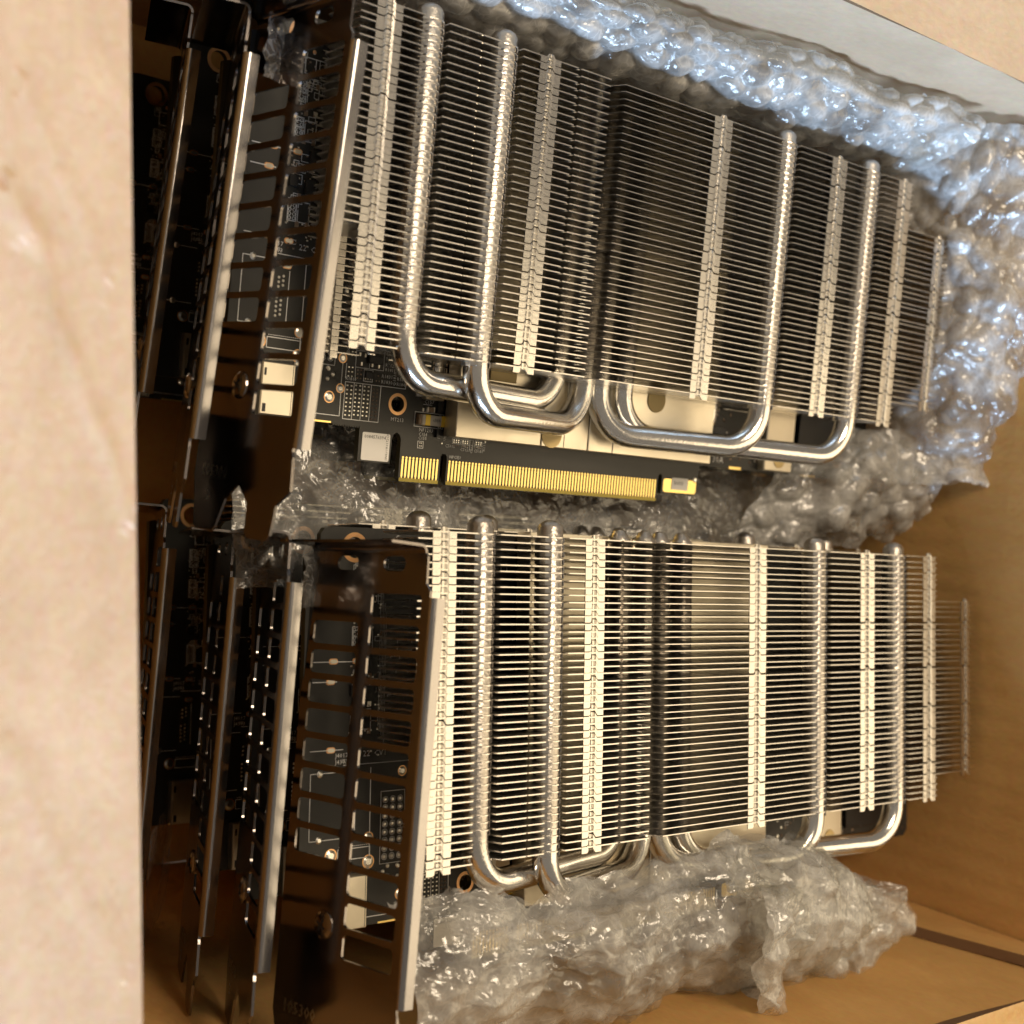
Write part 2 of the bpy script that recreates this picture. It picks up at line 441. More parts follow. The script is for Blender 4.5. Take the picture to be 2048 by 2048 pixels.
def leaf(hinge0, hinge1, out, length, bow, seed, name, matn='kraft_pale', nsub=30, creases=()):
    h0, h1, o = Vector(hinge0), Vector(hinge1), Vector(out)
    def fn(s, t):
        p = h0.lerp(h1, s)+o*length*t
        b = bow*math.sin(t*2.2)+1.6*ns3(s*3+seed, t*3, seed, 1)*min(1, t*6)
        for x0, y0, x1, y1, h in creases:          # scuffed creases in the liner
            d = Vector((x1-x0, y1-y0)); L_ = d.length; d /= L_; r = Vector((s-x0, t-y0)); k = r.dot(d)
            if -0.02 < k < L_+0.02:
                e = abs(r.x*d.y-r.y*d.x+0.012*ns3(k*20, seed, 2, 1)); b += h*math.exp(-(e/0.012)**2)*(0.6+0.3*ns3(k*5, 3, seed, 1))
        return bx((p.x, p.y, p.z+b))
    return part(name, sheet(fn, nsub, nsub//2, 4, matn), box)
# the four lids folded open; their creases run along the rim
leaf((-99.7, -122, 77.1), (-114.5, 124, 55.4), (-0.97, 0.02, 0.18), 120, 2.0, 1.0, 'flap', nsub=220, creases=((0.48, 0.02, 0.64, 0.16, 0.9), (0.64, 0.16, 0.83, 0.22, 0.7), (0.62, 0.05, 0.70, 0.14, 0.5), (0.20, 0.04, 0.34, 0.2, 0.4), (0.86, 0.02, 0.97, 0.2, 0.5)))
leaf((U0, V1-0.3, WT), (U1+2, V1-0.3, WT), (0.0, 0.94, 0.25), 110, 1.5, 2.3, 'flap', 'kraft_mid')
leaf((U1+2, V0+0.3, WT+23), (U0, V0+0.3, WT+23), (0.0, -0.9, 0.1), 110, 1.5, 4.1, 'flap', 'kraft')
leaf((U1+3, V1, WT+1), (U1+3, V0, WT+1), (0.85, 0.0, -0.3), 110, 1.5, 5.2, 'flap')

# ------------------------------------------------------------------ card geometry (u, v, w)
UB = -61.35
PITCH = 1.609; NF = 44; VTOP = 97.4
WTOP = 25.0; WBOT = 7.2
BANDS = [(-45.6, -39.4), (-2.3, 3.75), (54.9, 61.4), (102.1, 108.4), (132.5, 138.6), (152.4, 157.2)]
PIPES = [(-30.5, 24.8, 22.2), (-10.4, 33.7, 17.3), (85.6, 39.2, 16.4), (122.3, 47.4, 16.8)]
PW, PR = 21.75, 2.95

def fin_mesh(left, right, gap):
    mb = MB(); th = 0.26
    u0 = -49.3 if left else BANDS[0][0]-0.2
    u1 = 160.2 if right else 139.6
    top = [(u0, WTOP)]
    feats = []
    for pu, _, _ in PIPES:
        arc = []
        for k in range(9):
            a = math.pi*(1-k/8.0)
            arc.append((pu+3.15*math.cos(a)*(1 if 0 < k < 8 else 1.0), PW-3.15*math.sin(a)*1.0))
        arc = [(pu-3.15, WTOP)]+arc+[(pu+3.15, WTOP)]
        if gap and pu < -20: arc = arc[:-1]+[(-27.0, PW-2.4), (-25.6, WTOP)]
        feats.append((pu, arc))
    feats.append((9.4, [(9.0, WTOP), (9.0, WTOP-1.0), (9.9, WTOP-1.0), (9.9, WTOP)]))
    feats.append((21.4, [(19.3, WTOP), (20.3, WTOP-5.5), (22.2, WTOP-5.5), (24.0, WTOP)]))
    feats.append((-18.5, [(-18.8, WTOP), (-18.7, WTOP-0.35), (-18.4, WTOP-0.35), (-18.3, WTOP)]))
    for _, f in sorted(feats): top += f
    top.append((u1, WTOP))
    bot = [(u1, WBOT+4), (140.0, WBOT), (u0+6, WBOT), (u0, WBOT+5)] if right else [(u1, WBOT), (u0+6, WBOT), (u0, WBOT+5)]
    if not left: bot = bot[:-2]+[(-29.0, WBOT), (u0, WTOP-2.2)]      # the lower fins are cut back over the board
    cut = 21.2
    lt = [p for p in top if p[0] < cut]+[(cut, WTOP-5.5), (cut, WBOT)]+[p for p in bot if p[0] < cut]
    rt = [(cut, WTOP-5.5)]+[p for p in top if p[0] > cut]+[p for p in bot if p[0] > cut]+[(cut, WBOT)]
    for pl, g_ in ((lt, 0.29), (rt, 0.21)):       # pressed edge left of the fold, bare sheet right of it
        mb.prism(pl[::-1], [], lambda a, b, t: (a, t, b), 'fin_metal', -g_/2, g_/2)
    # short collars gripping the heat pipes
    for pu, _, _ in PIPES:
        if gap and pu < -20: continue
        na = 13; vs = []
        for r_, y in ((3.12, 0.0), (3.12, -1.15), (3.36, -1.05), (3.36, 0.0)):
            for k in range(na):
                a = math.radians(-236+292*k/(na-1)) ; vs.append((pu+r_*math.cos(a), y, PW+r_*math.sin(a)))
        fs = []
        for q in range(3):
            for k in range(na-1): fs.append((q*na+k, q*na+k+1, (q+1)*na+k+1, (q+1)*na+k))
        fs += [(0, na, 2*na, 3*na), (na-1, 4*na-1, 3*na-1, 2*na-1)]
        mb.add(vs, fs, 'fin_metal')
        na = 20; vs = []                       # the fin's lip closes round the pipe as a fine ridge
        for r_, y in ((2.9, 0.22), (3.28, 0.14), (3.28, -0.14), (2.9, -0.22)):
            for k in range(na):
                a = 2*math.pi*k/na; vs.append((pu+r_*math.cos(a), y, PW+r_*math.sin(a)))
        fs = [(q*na+k, q*na+(k+1) % na, (q+1)*na+(k+1) % na, (q+1)*na+k) for q in range(3) for k in range(na)]
        mb.add(vs, fs, 'fin_metal')
    # bent tabs that hook into the next fin: one link of each chain
    for bi, (a, b) in enumerate(BANDS):
        if bi == 5 and not right: continue
        w_ = b-a; p = PITCH; g = 0.17
        cols = [(0.0, 0, 0), (0.27, 0, 0), (0.34, 0.20, -0.04), (0.43, 0.58, -0.30), (0.45, 0.60, -0.62), (0.57, 0.60, -0.55), (0.60, 0.55, -0.10), (0.70, 0.0, 0), (1.0, 0, 0)]
        n = len(cols); vs = []
        for z in (0.0, -0.3):
            for s, dv, dw in cols: vs.append((a+s*w_, dv*p+th/2, WTOP+0.06+dw+z))
            for s, dv, dw in cols: vs.append((a+s*w_, dv*p-p+g+th/2, WTOP+0.06+dw+z))
        fs = []
        for i in range(n-1):
            fs.append((n+i, n+i+1, i+1, i)); fs.append((2*n+i, 2*n+i+1, 3*n+i+1, 3*n+i))
            fs.append((i, i+1, 2*n+i+1, 2*n+i)); fs.append((3*n+i, 3*n+i+1, n+i+1, n+i))
        fs += [(0, 2*n, 3*n, n), (n+n-1, 3*n+n-1, 2*n+n-1, n-1)]
        mb.add(vs, fs, 'fin_metal')
    return mb.mesh('fin')
FIN_CACHE = {}
def fin_kind(i):
    v = VTOP-i*PITCH
    return (v > 51.5, 33.4 < v < 86.0, i >= NF-4)
def fin_for(i):
    k = fin_kind(i)
    if k not in FIN_CACHE: FIN_CACHE[k] = fin_mesh(*k)
    return FIN_CACHE[k]

def pipe_mesh(pu, su, vb):
    path = fillet([(pu, 99.6, PW), (pu, vb, PW), (su, vb, 8.2), (su, 98.6, 8.2)], 10.5, 10)
    # finer straight run so the waviness shows
    r = [PR]*len(path)
    pre = [Vector((pu, 101.4, PW)), Vector((pu, 101.1, PW)), Vector((pu, 100.5, PW))]; rr = [0.5, 1.5, 2.4]
    post = [Vector((su, 99.8, 8.2)), Vector((su, 100.8, 8.2)), Vector((su, 101.2, 8.2))]; rq = [2.0, 1.5, 0.7]
    mb = MB(); mb.sweep(pre+path+post, rr+r+rq, 'pipe_metal', 18)
    return mb.mesh('heat_pipe', smooth=True)

def base_mesh():
    mb = MB()
    edges = [(-2.5, 23.7, 6.0), (23.9, 31.2, 6.12), (31.4, 39.4, 5.9), (39.6, 48.0, 6.1), (48.2, 85.4, 6.0)]
    for a, b, h in edges: mb.bevel_box((a, 11.6, 1.2), (b, 99.5, h), 0.18, 'plate_metal')
    mb.bevel_box((111.7, 11.6, 0.4), (124.0, 34.0, 3.0), 0.3, 'plate_metal')
    mb.bevel_box((86.4, 40.0, 1.2), (108.0, 96.0, 4.0), 0.3, 'chip_black')
    for x, y in ((27.0, 14.7), (62.4, 26.9)):
        mb.disc((x, y, 6.0), 3.3, 0.25, 'thermal_pad', 22)
    mb.box((6.0, 26.0, 6.05), (14.0, 31.5, 6.5), 'thermal_pad')
    mb.disc((118.0, 15.0, 3.0), 2.4, 0.2, 'thermal_pad', 18)
    return mb.mesh('heatsink_base')

# circuit board
MT = (-15.5, 17.9); MT2 = (149.2, 17.2); MT3 = (-48.2, 94.2)
def board_mesh():
    out = [(-60.3, 12.0), (-33.0, 12.0)]
    for k in range(12):                                   # snapped-off edge with a row of half holes
        out += [(-32.6+k*0.65, 12.0), (-32.4+k*0.65, 11.5), (-32.1+k*0.65, 11.5)]
    out += [(-25.3, 11.4), (-25.2, 4.0), (-16.3, 4.0), (-16.2, 9.8), (-15.8, 10.9), (-15.0, 11.4), (-14.2, 10.9), (-13.7, 9.8),
           (-13.6, 1.0), (-12.8, 0.0), (-2.6, 0.0), (-1.9, 0.8), (-1.9, 6.8), (-1.5, 7.4), (-0.4, 7.4), (0.0, 6.8), (0.0, 0.8), (0.8, 0.0),
           (71.0, 0.0), (71.8, 0.8), (71.8, 6.8), (72.2, 7.6), (73.0, 7.6), (73.4, 6.8), (73.4, 2.4), (86.2, 2.4), (87.6, 3.8), (87.6, 10.6), (88.5, 11.1),
           (160.0, 11.1), (162.0, 13.0), (162.0, 97.0), (160.0, 99.3), (-53.5, 98.6), (-56.0, 98.2), (-57.0, 96.8), (-57.0, 93.0), (-60.3, 92.0)]
    mb = MB()
    mb.prism(out, [circle(MT, 1.78), circle(MT2, 1.7), circle(MT3, 2.3)], lambda a, b, t: (a, b, t), 'solder_mask', -1.6, 0.0, 'board_edge')
    return mb.mesh('circuit_board')
CONTACT = None
def contact_mesh():
    mb = MB(); h = 0.06
    o = [(-0.26, 1.5), (-0.13, 1.0), (0.13, 1.0), (0.26, 1.5), (0.26, 5.4), (-0.26, 5.4)]
    mb.add([(a, b, h) for a, b in o]+[(a, b, 0.0) for a, b in o], [tuple(range(6))]+[(i, i+6, (i+1) % 6+6, (i+1) % 6) for i in range(6)], 'gold')
    mb.disc((0, 5.75, 0.0), 0.30, 0.08, 'gold', 8)
    mb.box((-0.13, 5.35, 0.0), (0.13, 5.6, 0.05), 'gold')
    return mb.mesh('contact')

def silkscreen_mesh():
    mb = MB(); S = 'silk_white'; z = 0.012; lw = 0.17
    R_ = random.Random(11)
    L = lambda p, q, w_=lw: mb.line(p, q, w_, z, S)
    # outlines near the bracket
    mb.poly([(-50, 45.6), (-58.0, 45.6), (-58.0, 31.4), (-50.5, 31.4)], lw, z, S)
    L((-49.7, 47.0), (-32.5, 47.0)); L((-46.5, 43.6), (-46.5, 32.9)); L((-42.6, 46.0), (-42.5, 23.9))
    L((-58, 65.0), (-52, 65.0)); L((-58, 69.3), (-47, 69.3)); L((-58.2, 50.4), (-50, 50.4))
    mb.rect((-50.7, 26.7), (-42.4, 29.0), lw, z, S)
    for k in range(16): L((-50.4+k*0.5, 29.5), (-50.2+k*0.5, 29.5), 0.12)
    mb.rect((-39.7, 24.8), (-33.3, 40.6), lw, z, S)
    for i in range(3):
        for j in range(8): mb.ring((-38.5+i*2.0, 26.3+j*1.78, z), 0.62, 0.76, 0.05, S, 12)
    L((-31.2, 25.5), (-31.2, 20.6)); L((-31.1, 19.2), (-31.0, 13.7)); L((-31.0, 13.7), (-45.0, 13.8))
    # resistor field
    mb.rect((-30.1, 13.2), (-20.5, 21.55), lw, z, S)
    for k in (-27.75, -25.45, -23.1): L((k, 13.3), (k, 21.5))
    mb.poly([(-27.9, 31.0), (-27.8, 25.1), (-20.2, 25.1), (-20.3, 31.0)], lw, z, S)
    L((-27.9, 28.9), (-20.3, 28.9)); L((-24.2, 31.0), (-24.1, 25.1))
    mb.poly([(-20.4, 21.6), (-13.7, 21.6), (-13.8, 25.0)], lw, z, S)
    L((-27.8, 25.1), (-27.6, 22.1)); mb.rect((-25.4, 22.2), (-23.0, 24.8), lw, z, S)
    L((-30.2, 25.6), (-30.2, 22.4))
    for t, at, sz, rot in (('R1810', (-30.2, 21.95), 0.75, 0), ('R1831', (-20.6, 23.5), 0.8, 0), ('R1830', (-20.6, 22.2), 0.8, 0),
                           ('Q1810', (-16.6, 22.0), 0.75, 1.5708), ('R1840', (-16.3, 23.3), 0.75, 0), ('R1841', (-16.3, 22.1), 0.75, 0),
                           ('R1829', (-19.8, 26.1), 0.75, 0), ('R1811', (-19.8, 25.1), 0.75, 0), ('R1815', (-19.8, 27.6), 0.7, 0), ('R1814', (-19.8, 28.7), 0.7, 0),
                           ('BOR', (-29.6, 27.9), 0.9, 1.5708), ('MT213', (-17.1, 13.9), 0.85, 0),
                           ('C157', (-8.0, 18.9), 0.85, 0), ('NF1203', (-8.9, 12.2), 0.85, 0), ('C154', (-8.9, 11.2), 0.75, 0), ('C155', (-8.9, 10.3), 0.75, 0),
                           ('NPCIE1', (0.6, 6.55), 0.72, 0), ('C5016', (-0.9, 9.1), 0.72, 0), ('U4521', (3.7, 9.5), 0.72, 0), ('C5151', (3.7, 8.55), 0.72, 0),
                           ('U4522', (7.8, 9.5), 0.72, 0), ('C5150', (7.8, 8.55), 0.72, 0), ('R8010', (-2.6, 10.9), 0.75, 1.5708), ('R6111', (11.2, 9.0), 0.7, 1.5708),
                           ('C501', (7.4, 8.2), 0.65, 1.5708), ('U4', (-0.9, 10.6), 0.7, 1.5708),
                           ('30A', (92.6, 12.4), 1.9, 0), ('J4017', (-51.9, 48.7), 0.95, 0), ('J4303', (-51.9, 47.3), 0.95, 0), ('J5', (-49.4, 47.6), 0.8, 1.5708),
                           ('CB561', (-25.4, 90.1), 1.0, 0), ('D', (-25.2, 94.6), 0.9, 0), ('C', (-37.3, 96.4), 0.9, 0), ('FBEEL', (-25.4, 84.6), 0.9, 0),
                           ('MT201', (147.4, 13.3), 0.85, 0), ('22', (-44.8, 48.6), 1.3, 0), ('CVT', (-41.8, 48.6), 1.2, 0), ('RDC', (-24.6, 92.4), 0.8, 0),
                           ('R77', (-3.6, 19.6), 0.8, 1.5708)):
        mb.text(t, at, sz, z, S, rot)
    mb.rect((-10.4, 13.3), (-2.0, 16.7), lw, z, S); L((-8.2, 18.6), (-5.8, 18.6), 0.12)
    mb.rect((-8.9, 8.3), (-7.3, 9.9), 0.12, z, S)
    mb.rect((1.1, 10.15), (3.6, 11.4), 0.12, z, S); mb.rect((3.8, 10.15), (6.3, 11.4), 0.12, z, S); mb.rect((6.5, 9.0), (7.4, 11.4), 0.12, z, S); mb.rect((8.0, 10.15), (10.2, 11.4), 0.12, z, S)
    mb.rect((-3.4, 13.4), (-2.7, 16.4), 0.12, z, S)
    # densely marked strip behind the grille
    for k in range(34):
        a = R_.uniform(-48.6, -41.5); b = R_.uniform(49, 90); w_ = R_.uniform(0.9, 2.6); h_ = R_.uniform(0.8, 2.4)
        mb.rect((a, b), (a+w_, b+h_), 0.13, z, S)
    mb.rect((-46.9, 86.4), (-41.8, 89.8), 0.2, z, S); L((-44.3, 86.4), (-44.3, 89.8), 0.2)
    for vv in (72.0, 80.2, 54.5):
        mb.rect((-48.3, vv), (-46.2, vv+4.8), 0.2, z, S); mb.rect((-45.8, vv), (-43.0, vv+4.4), 0.2, z, S)
        for i in range(2):
            for j in range(5): mb.ring((-47.8+i*1.1, vv+0.6+j*0.9, z), 0.28, 0.42, 0.05, S, 8)
    for k in range(5): L((-41.0+k*0.4, 55.0-k), (-41.0+k*0.4, 88.0-2*k), 0.1)
    # long strip of outlines under the fins
    for k in range(60):
        a = R_.uniform(-39, -5); b = R_.uniform(30, 95); w_ = R_.uniform(1, 4); h_ = R_.uniform(0.8, 2.5)
        mb.rect((a, b), (a+w_, b+h_), 0.14, z, S)
    for k in range(30):
        a = R_.uniform(88, 158); b = R_.uniform(14, 95); w_ = R_.uniform(1, 5); h_ = R_.uniform(0.8, 4)
        mb.rect((a, b), (a+w_, b+h_), 0.16, z, S)
    return mb.mesh('silkscreen')

def pads_mesh():
    mb = MB(); z = 0.006; R_ = random.Random(5)
    def pad(x, y, a, b, m_='solder', h=0.12): mb.bevel_box((x-a/2, y-b/2, z), (x+a/2, y+b/2, z+h), min(a, b)*0.18, m_)
    for i in range(3):
        for j in range(8): mb.disc((-38.5+i*2.0, 26.3+j*1.78, z), 0.5, 0.16, 'solder', 12, 0.3)
    for x, y, r, m_ in ((-31.3, 26.7, 0.95, 'solder'), (-31.3, 19.9, 0.92, 'solder'), (-34.0, 17.7, 1.15, 'solder'), (-34.7, 23.9, 0.5, 'solder'), (-33.5, 22.8, 0.5, 'solder'), (-34.8, 21.7, 0.5, 'solder'),
                        (-55.6, 45.5, 0.8, 'solder'), (-55.5, 31.5, 0.8, 'solder'), (-52.4, 27.9, 1.3, 'solder'), (-42.7, 25.7, 1.3, 'solder'), (-42.8, 30.9, 1.1, 'solder'),
                        (-42.9, 24.0, 0.6, 'solder'), (-34.1, 44.8, 1.0, 'solder'), (-31.7, 41.6, 0.6, 'solder'), (-37.5, 24.2, 0.5, 'solder'), (-34.9, 24.1, 0.5, 'solder'), (-38.8, 23.1, 0.5, 'solder'),
                        (-44.9, 91.3, 0.5, 'copper'), (-2.0, 9.9, 0.28, 'solder'), (11.0, 11.3, 0.22, 'solder')):
        mb.disc((x, y, z), r, 0.22, m_, 16, r*0.55)
        if r > 0.85: mb.ring((x, y, z), r*0.98, r*1.2, 0.03, 'copper', 18)
    for x, y in ((-53.6, 65.0), (-53.0, 69.4), (-47.0, 69.4), (-47.4, 50.1), (-53.1, 50.4), (-47.3, 44.7)):
        o = rrect(x-1.15, y-0.65, x+1.15, y+0.65, 0.6, 4); n = len(o)
        mb.prism(o, [], lambda a, b, t: (a, b, t), 'copper', z, z+0.05)
        mb.prism(rrect(x-0.85, y-0.42, x+0.85, y+0.42, 0.4, 4), [], lambda a, b, t: (a, b, t), 'solder', z+0.05, z+0.25)
    for i in range(2):
        for j in range(5):
            mb.disc((-49.2+i*1.1, 33.7+j*1.0+i*0.4, z), 0.34, 0.12, 'solder', 9, 0.2)
            if j < 3: mb.disc((-49.0+i*1.1, 40.0+j*1.0+i*0.4, z), 0.34, 0.12, 'solder', 9, 0.2)
    # resistor field
    for c, x0 in enumerate((-29.5, -27.2, -24.9)):
        for i in range(2):
            for j in range(8): pad(x0+i*1.1, 14.1+j*0.95+(0.25 if c else 0), 0.48, 0.36)
    for j in range(9):
        for i in range(2): pad(-22.4+i*1.0, 13.8+j*0.86, 0.5, 0.34, 'dark_pad')
    for x, y in ((-26.8, 29.6), (-25.3, 29.5), (-26.8, 28.1), (-25.3, 28.0), (-26.2, 26.0), (-23.3, 26.0), (-21.5, 25.9), (-26.8, 30.8), (-25.4, 30.6)): pad(x, y, 0.5, 0.9)
    for i in range(2):
        for j in range(3): pad(-29.5+i*0.95, 22.9+j*1.0, 0.42, 0.34); pad(-27.1+i*0.9, 22.7+j*0.9, 0.4, 0.32, 'chip_tan')
    for k in range(3): pad(-24.9+k*0.7, 22.9, 0.3, 0.6); pad(-21.9+k*0.4, 22.6+(k % 2)*1.2, 0.3, 0.3, 'chip_tan')
    pad(-28.9, 28.4, 0.4, 0.3); pad(-28.9, 27.6, 0.4, 0.3); pad(-28.1, 28.4, 0.4, 0.3); pad(-28.1, 27.6, 0.4, 0.3)
    for x0 in (1.6, 4.3, 8.4):
        for i in range(3): pad(x0+i*0.7, 11.0, 0.34, 0.4); pad(x0+i*0.7, 10.5, 0.34, 0.3); pad(x0+i*0.7, 9.75, 0.3, 0.25, 'chip_tan')
    pad(-8.1, 17.3, 0.5, 0.9); pad(-3.05, 16.0, 0.4, 0.7); pad(-3.05, 14.2, 0.4, 0.7)
    pad(-8.3, 9.5, 0.3, 0.25); pad(-7.8, 9.5, 0.3, 0.25); pad(-8.3, 8.8, 0.3, 0.25); pad(-7.8, 8.8, 0.3, 0.25)
    # dense strip behind the grille
    for k in range(150): pad(R_.uniform(-48.6, -40.5), R_.uniform(48.5, 91), 0.45, 0.35, R_.choice(('solder', 'solder', 'solder', 'chip_tan', 'dark_pad')))
    for k in range(12): pad(-45.8+2.4*(k % 2), 84.0+0.1*k-(k//2)*6.2, 1.0, 1.3, 'chip_tan' if k % 3 else 'solder')
    for k in range(120): pad(R_.uniform(88, 160), R_.uniform(13, 30), R_.uniform(0.4, 1.0), R_.uniform(0.4, 0.9), R_.choice(('solder', 'chip_tan', 'dark_pad')))
    # castellated edges plated yellow
    mb.box((-39.8, 11.95, -1.5), (-33.0, 12.35, 0.02), 'gold')
    mb.box((100.0, 11.0, -1.5), (105.0, 11.7, 0.03), 'gold'); mb.box((132.0, 11.0, -1.5), (139.0, 11.6, 0.03), 'gold')
    mb.box((-13.4, 0.15, 0.0), (-2.1, 1.0, 0.02), 'laminate_edge'); mb.box((0.2, 0.15, 0.0), (71.6, 1.0, 0.02), 'laminate_edge')
    mb.prism(rrect(74.0, 2.9, 87.0, 6.6, 0.8, 3), [], lambda a, b, t: (a, b, t), 'gold', 0.0, 0.05)
    mb.disc((86.3, 6.9, 0.0), 0.8, 0.3, 'solder', 12, 0.5)
    return mb.mesh('solder_pads')

def small(fn, name):
    mb = MB(); fn(mb); return mb.mesh(name)
def fuse(mb):
    mb.bevel_box((-9.0, 13.75, 0.0), (-2.3, 16.25, 1.3), 0.15, 'fuse_body')
    mb.bevel_box((-8.2, 13.7, 0.0), (-6.6, 16.3, 1.38), 0.15, 'fuse_yellow'); mb.bevel_box((-3.6, 13.7, 0.0), (-2.2, 16.3, 1.38), 0.15, 'fuse_yellow')
    mb.bevel_box((-9.9, 13.8, 0.0), (-9.0, 16.2, 1.2), 0.2, 'chip_tan')
    mb.text('t300', (-5.9, 14.7), 0.75, 1.31, 'label_ink')
def cap(mb):
    mb.bevel_box((-7.3, 16.9, 0.0), (-5.5, 18.1, 1.0), 0.12, 'chip_tan')
    mb.bevel_box((-7.5, 16.85, 0.0), (-7.1, 18.15, 1.02), 0.1, 'solder'); mb.bevel_box((-5.8, 16.85, 0.0), (-5.4, 18.15, 1.02), 0.1, 'solder')
def induct(mb):
    mb.bevel_box((-10.6, 20.3, 0.0), (-8.8, 23.6, 0.4), 0.1, 'label_paper'); mb.bevel_box((-9.0, 19.8, 0.0), (-3.9, 24.4, 2.6), 0.5, 'plate_metal')
    mb.bevel_box((-4.3, 20.0, 0.0), (-3.4, 22.0, 0.6), 0.1, 'label_paper')
def shield(mb):
    mb.bevel_box((-52.4, 12.2, 0.0), (-44.3, 23.6, 2.4), 0.25, 'plate_metal')
    mb.box((-51.8, 12.8, 2.4), (-51.0, 14.6, 2.46), 'chip_black'); mb.box((-51.9, 20.6, 2.4), (-51.4, 22.2, 2.46), 'chip_black')
    mb.line((-44.9, 12.6), (-44.9, 23.2), 0.12, 2.38, 'chip_black')
def label(mb):
    mb.prism(rrect(-24.4, 4.35, -16.8, 10.75, 0.4, 3), [], lambda a, b, t: (a, b, t), 'label_paper', 0.0, 0.12)
    mb.text('0084576394', (-23.9, 9.4), 0.78, 0.12, 'label_ink', 0, 0.02)
    mb.text('JWR1UR0172CWT', (-17.25, 4.7), 0.58, 0.12, 'label_ink', 1.5708, 0.02)
def hook_label(mb):
    mb.prism(rrect(77.2, 3.7, 83.6, 7.0, 0.3, 3), [], lambda a, b, t: (a, b, t), 'label_paper', 0.04, 0.16)
    mb.text('B0355', (78.1, 5.1), 0.95, 0.16, 'label_ink', 0, 0.02)
def chip(mb, x0, y0, x1, y1, h): mb.bevel_box((x0, y0, 0.0), (x1, y1, h), 0.1, 'chip_black')

# bracket
def bracket_mesh():
    mb = MB(); M_ = 'bracket_metal'; th = 0.55
    out = [(93.0, -0.7), (93.0, 34.9), (92.4, 35.5), (87.0, 35.7), (85.6, 36.97), (5.6, 36.97), (4.6, 37.3), (-1.9, 38.1), (-5.1, 33.6), (-11.0, 32.8), (-12.2, 31.6),
           (-12.4, 24.2), (-11.4, 23.2), (-5.5, 22.7), (-2.1, 18.2), (-5.7, 13.7), (-11.6, 11.0), (-12.8, 9.8), (-12.9, 2.6), (-11.9, 1.7), (-6.0, 0.6), (-1.8, -0.7)]
    out = out[::-1]
    holes = []
    for k in range(12):
        top = 84.75-6.165*k
        holes.append(rrect(top-4.85, 19.65, top, 34.7, 0.9))
        if 1 <= k <= 8: holes.append(rrect(top-4.85, 1.7, top, 16.2, 0.9))
    holes.append(rrect(89.3, 7.9, 92.3, 14.6, 1.45, 5)); holes.append(rrect(89.3, 22.5, 92.3, 29.2, 1.45, 5))
    mb.prism(out, holes, lambda a, b, t: (UB+t, a, b), M_, th, 0.0)
    return mb.mesh('bracket')
def flange_mesh():
    mb = MB(); M_ = 'rim_metal_lit'; th = 0.55
    prof = []
    r = 1.25
    for k in range(7):
        a = math.pi/2*k/6; prof.append((UB+r-r*math.cos(a), 36.95+r*math.sin(a)))
    prof.append((UB+3.1, 36.95+r))
    inner = [(UB+th, 36.95)]
    for k in range(1, 7):
        a = math.pi/2*k/6; inner.append((UB+r-(r-th)*math.cos(a), 36.95+(r-th)*math.sin(a)))
    inner.append((UB+3.1, 36.95+r-th))
    n = len(prof); va, vb = 84.3, 6.3
    vs = [(a, va, b) for a, b in prof]+[(a, vb, b) for a, b in prof]+[(a, va, b) for a, b in inner]+[(a, vb, b) for a, b in inner]
    fs = []
    for i in range(n-1):
        fs.append((i, i+1, n+i+1, n+i)); fs.append((2*n+i+1, 2*n+i, 3*n+i, 3*n+i+1))
        fs.append((i+1, i, 2*n+i, 2*n+i+1)); fs.append((n+i, n+i+1, 3*n+i+1, 3*n+i))
    fs.append((n-1, 2*n+n-1, 3*n+n-1, n+n-1))
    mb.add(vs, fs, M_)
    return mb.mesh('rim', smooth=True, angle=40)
def tab_mesh():
    mb = MB(); M_ = 'bracket_metal'; th = 0.55
    pr = []
    for k in range(6):
        a = math.pi/2*k/5; pr.append((UB+1.2-1.2*(math.sin(a)*1.0) if False else UB-1.2+1.2*math.cos(a), 93.0+1.2*math.sin(a)))
    pr.append((UB-9.0, 94.2))
    n = len(pr); w0, w1 = -0.7, 34.9
    vs = []
    for wv in (w0, w1):
        vs += [(a, b, wv) for a, b in pr]
        vs += [(a+(th if i < 6 else 0)*math.cos(math.pi/2*min(i, 5)/5), b+th*math.sin(math.pi/2*min(i, 5)/5), wv) for i, (a, b) in enumerate(pr)]
    fs = []
    for i in range(n-1):
        fs.append((i, i+1, 2*n+i+1, 2*n+i)); fs.append((n+i+1, n+i, 3*n+i, 3*n+i+1))
        fs.append((i+1, i, n+i, n+i+1)); fs.append((2*n+i, 2*n+i+1, 3*n+i+1, 3*n+i))
    fs.append((n-1, 2*n-1, 4*n-1, 3*n-1))
    mb.add(vs, fs, M_)
    return mb.mesh('screw_tab', smooth=True, angle=40)
def stamp_mesh():
    mb = MB()
    mb.text('105300', (2.4, -1.6), 2.4, 0, 'solder', 0, 0.06, lambda q: (UB-0.04, q[1], q[0]))
    mb.text('2', (5.5, -6.6), 2.2, 0, 'solder', 0, 0.06, lambda q: (UB-0.04, q[1], q[0]))
    return mb.mesh('stamped_number')
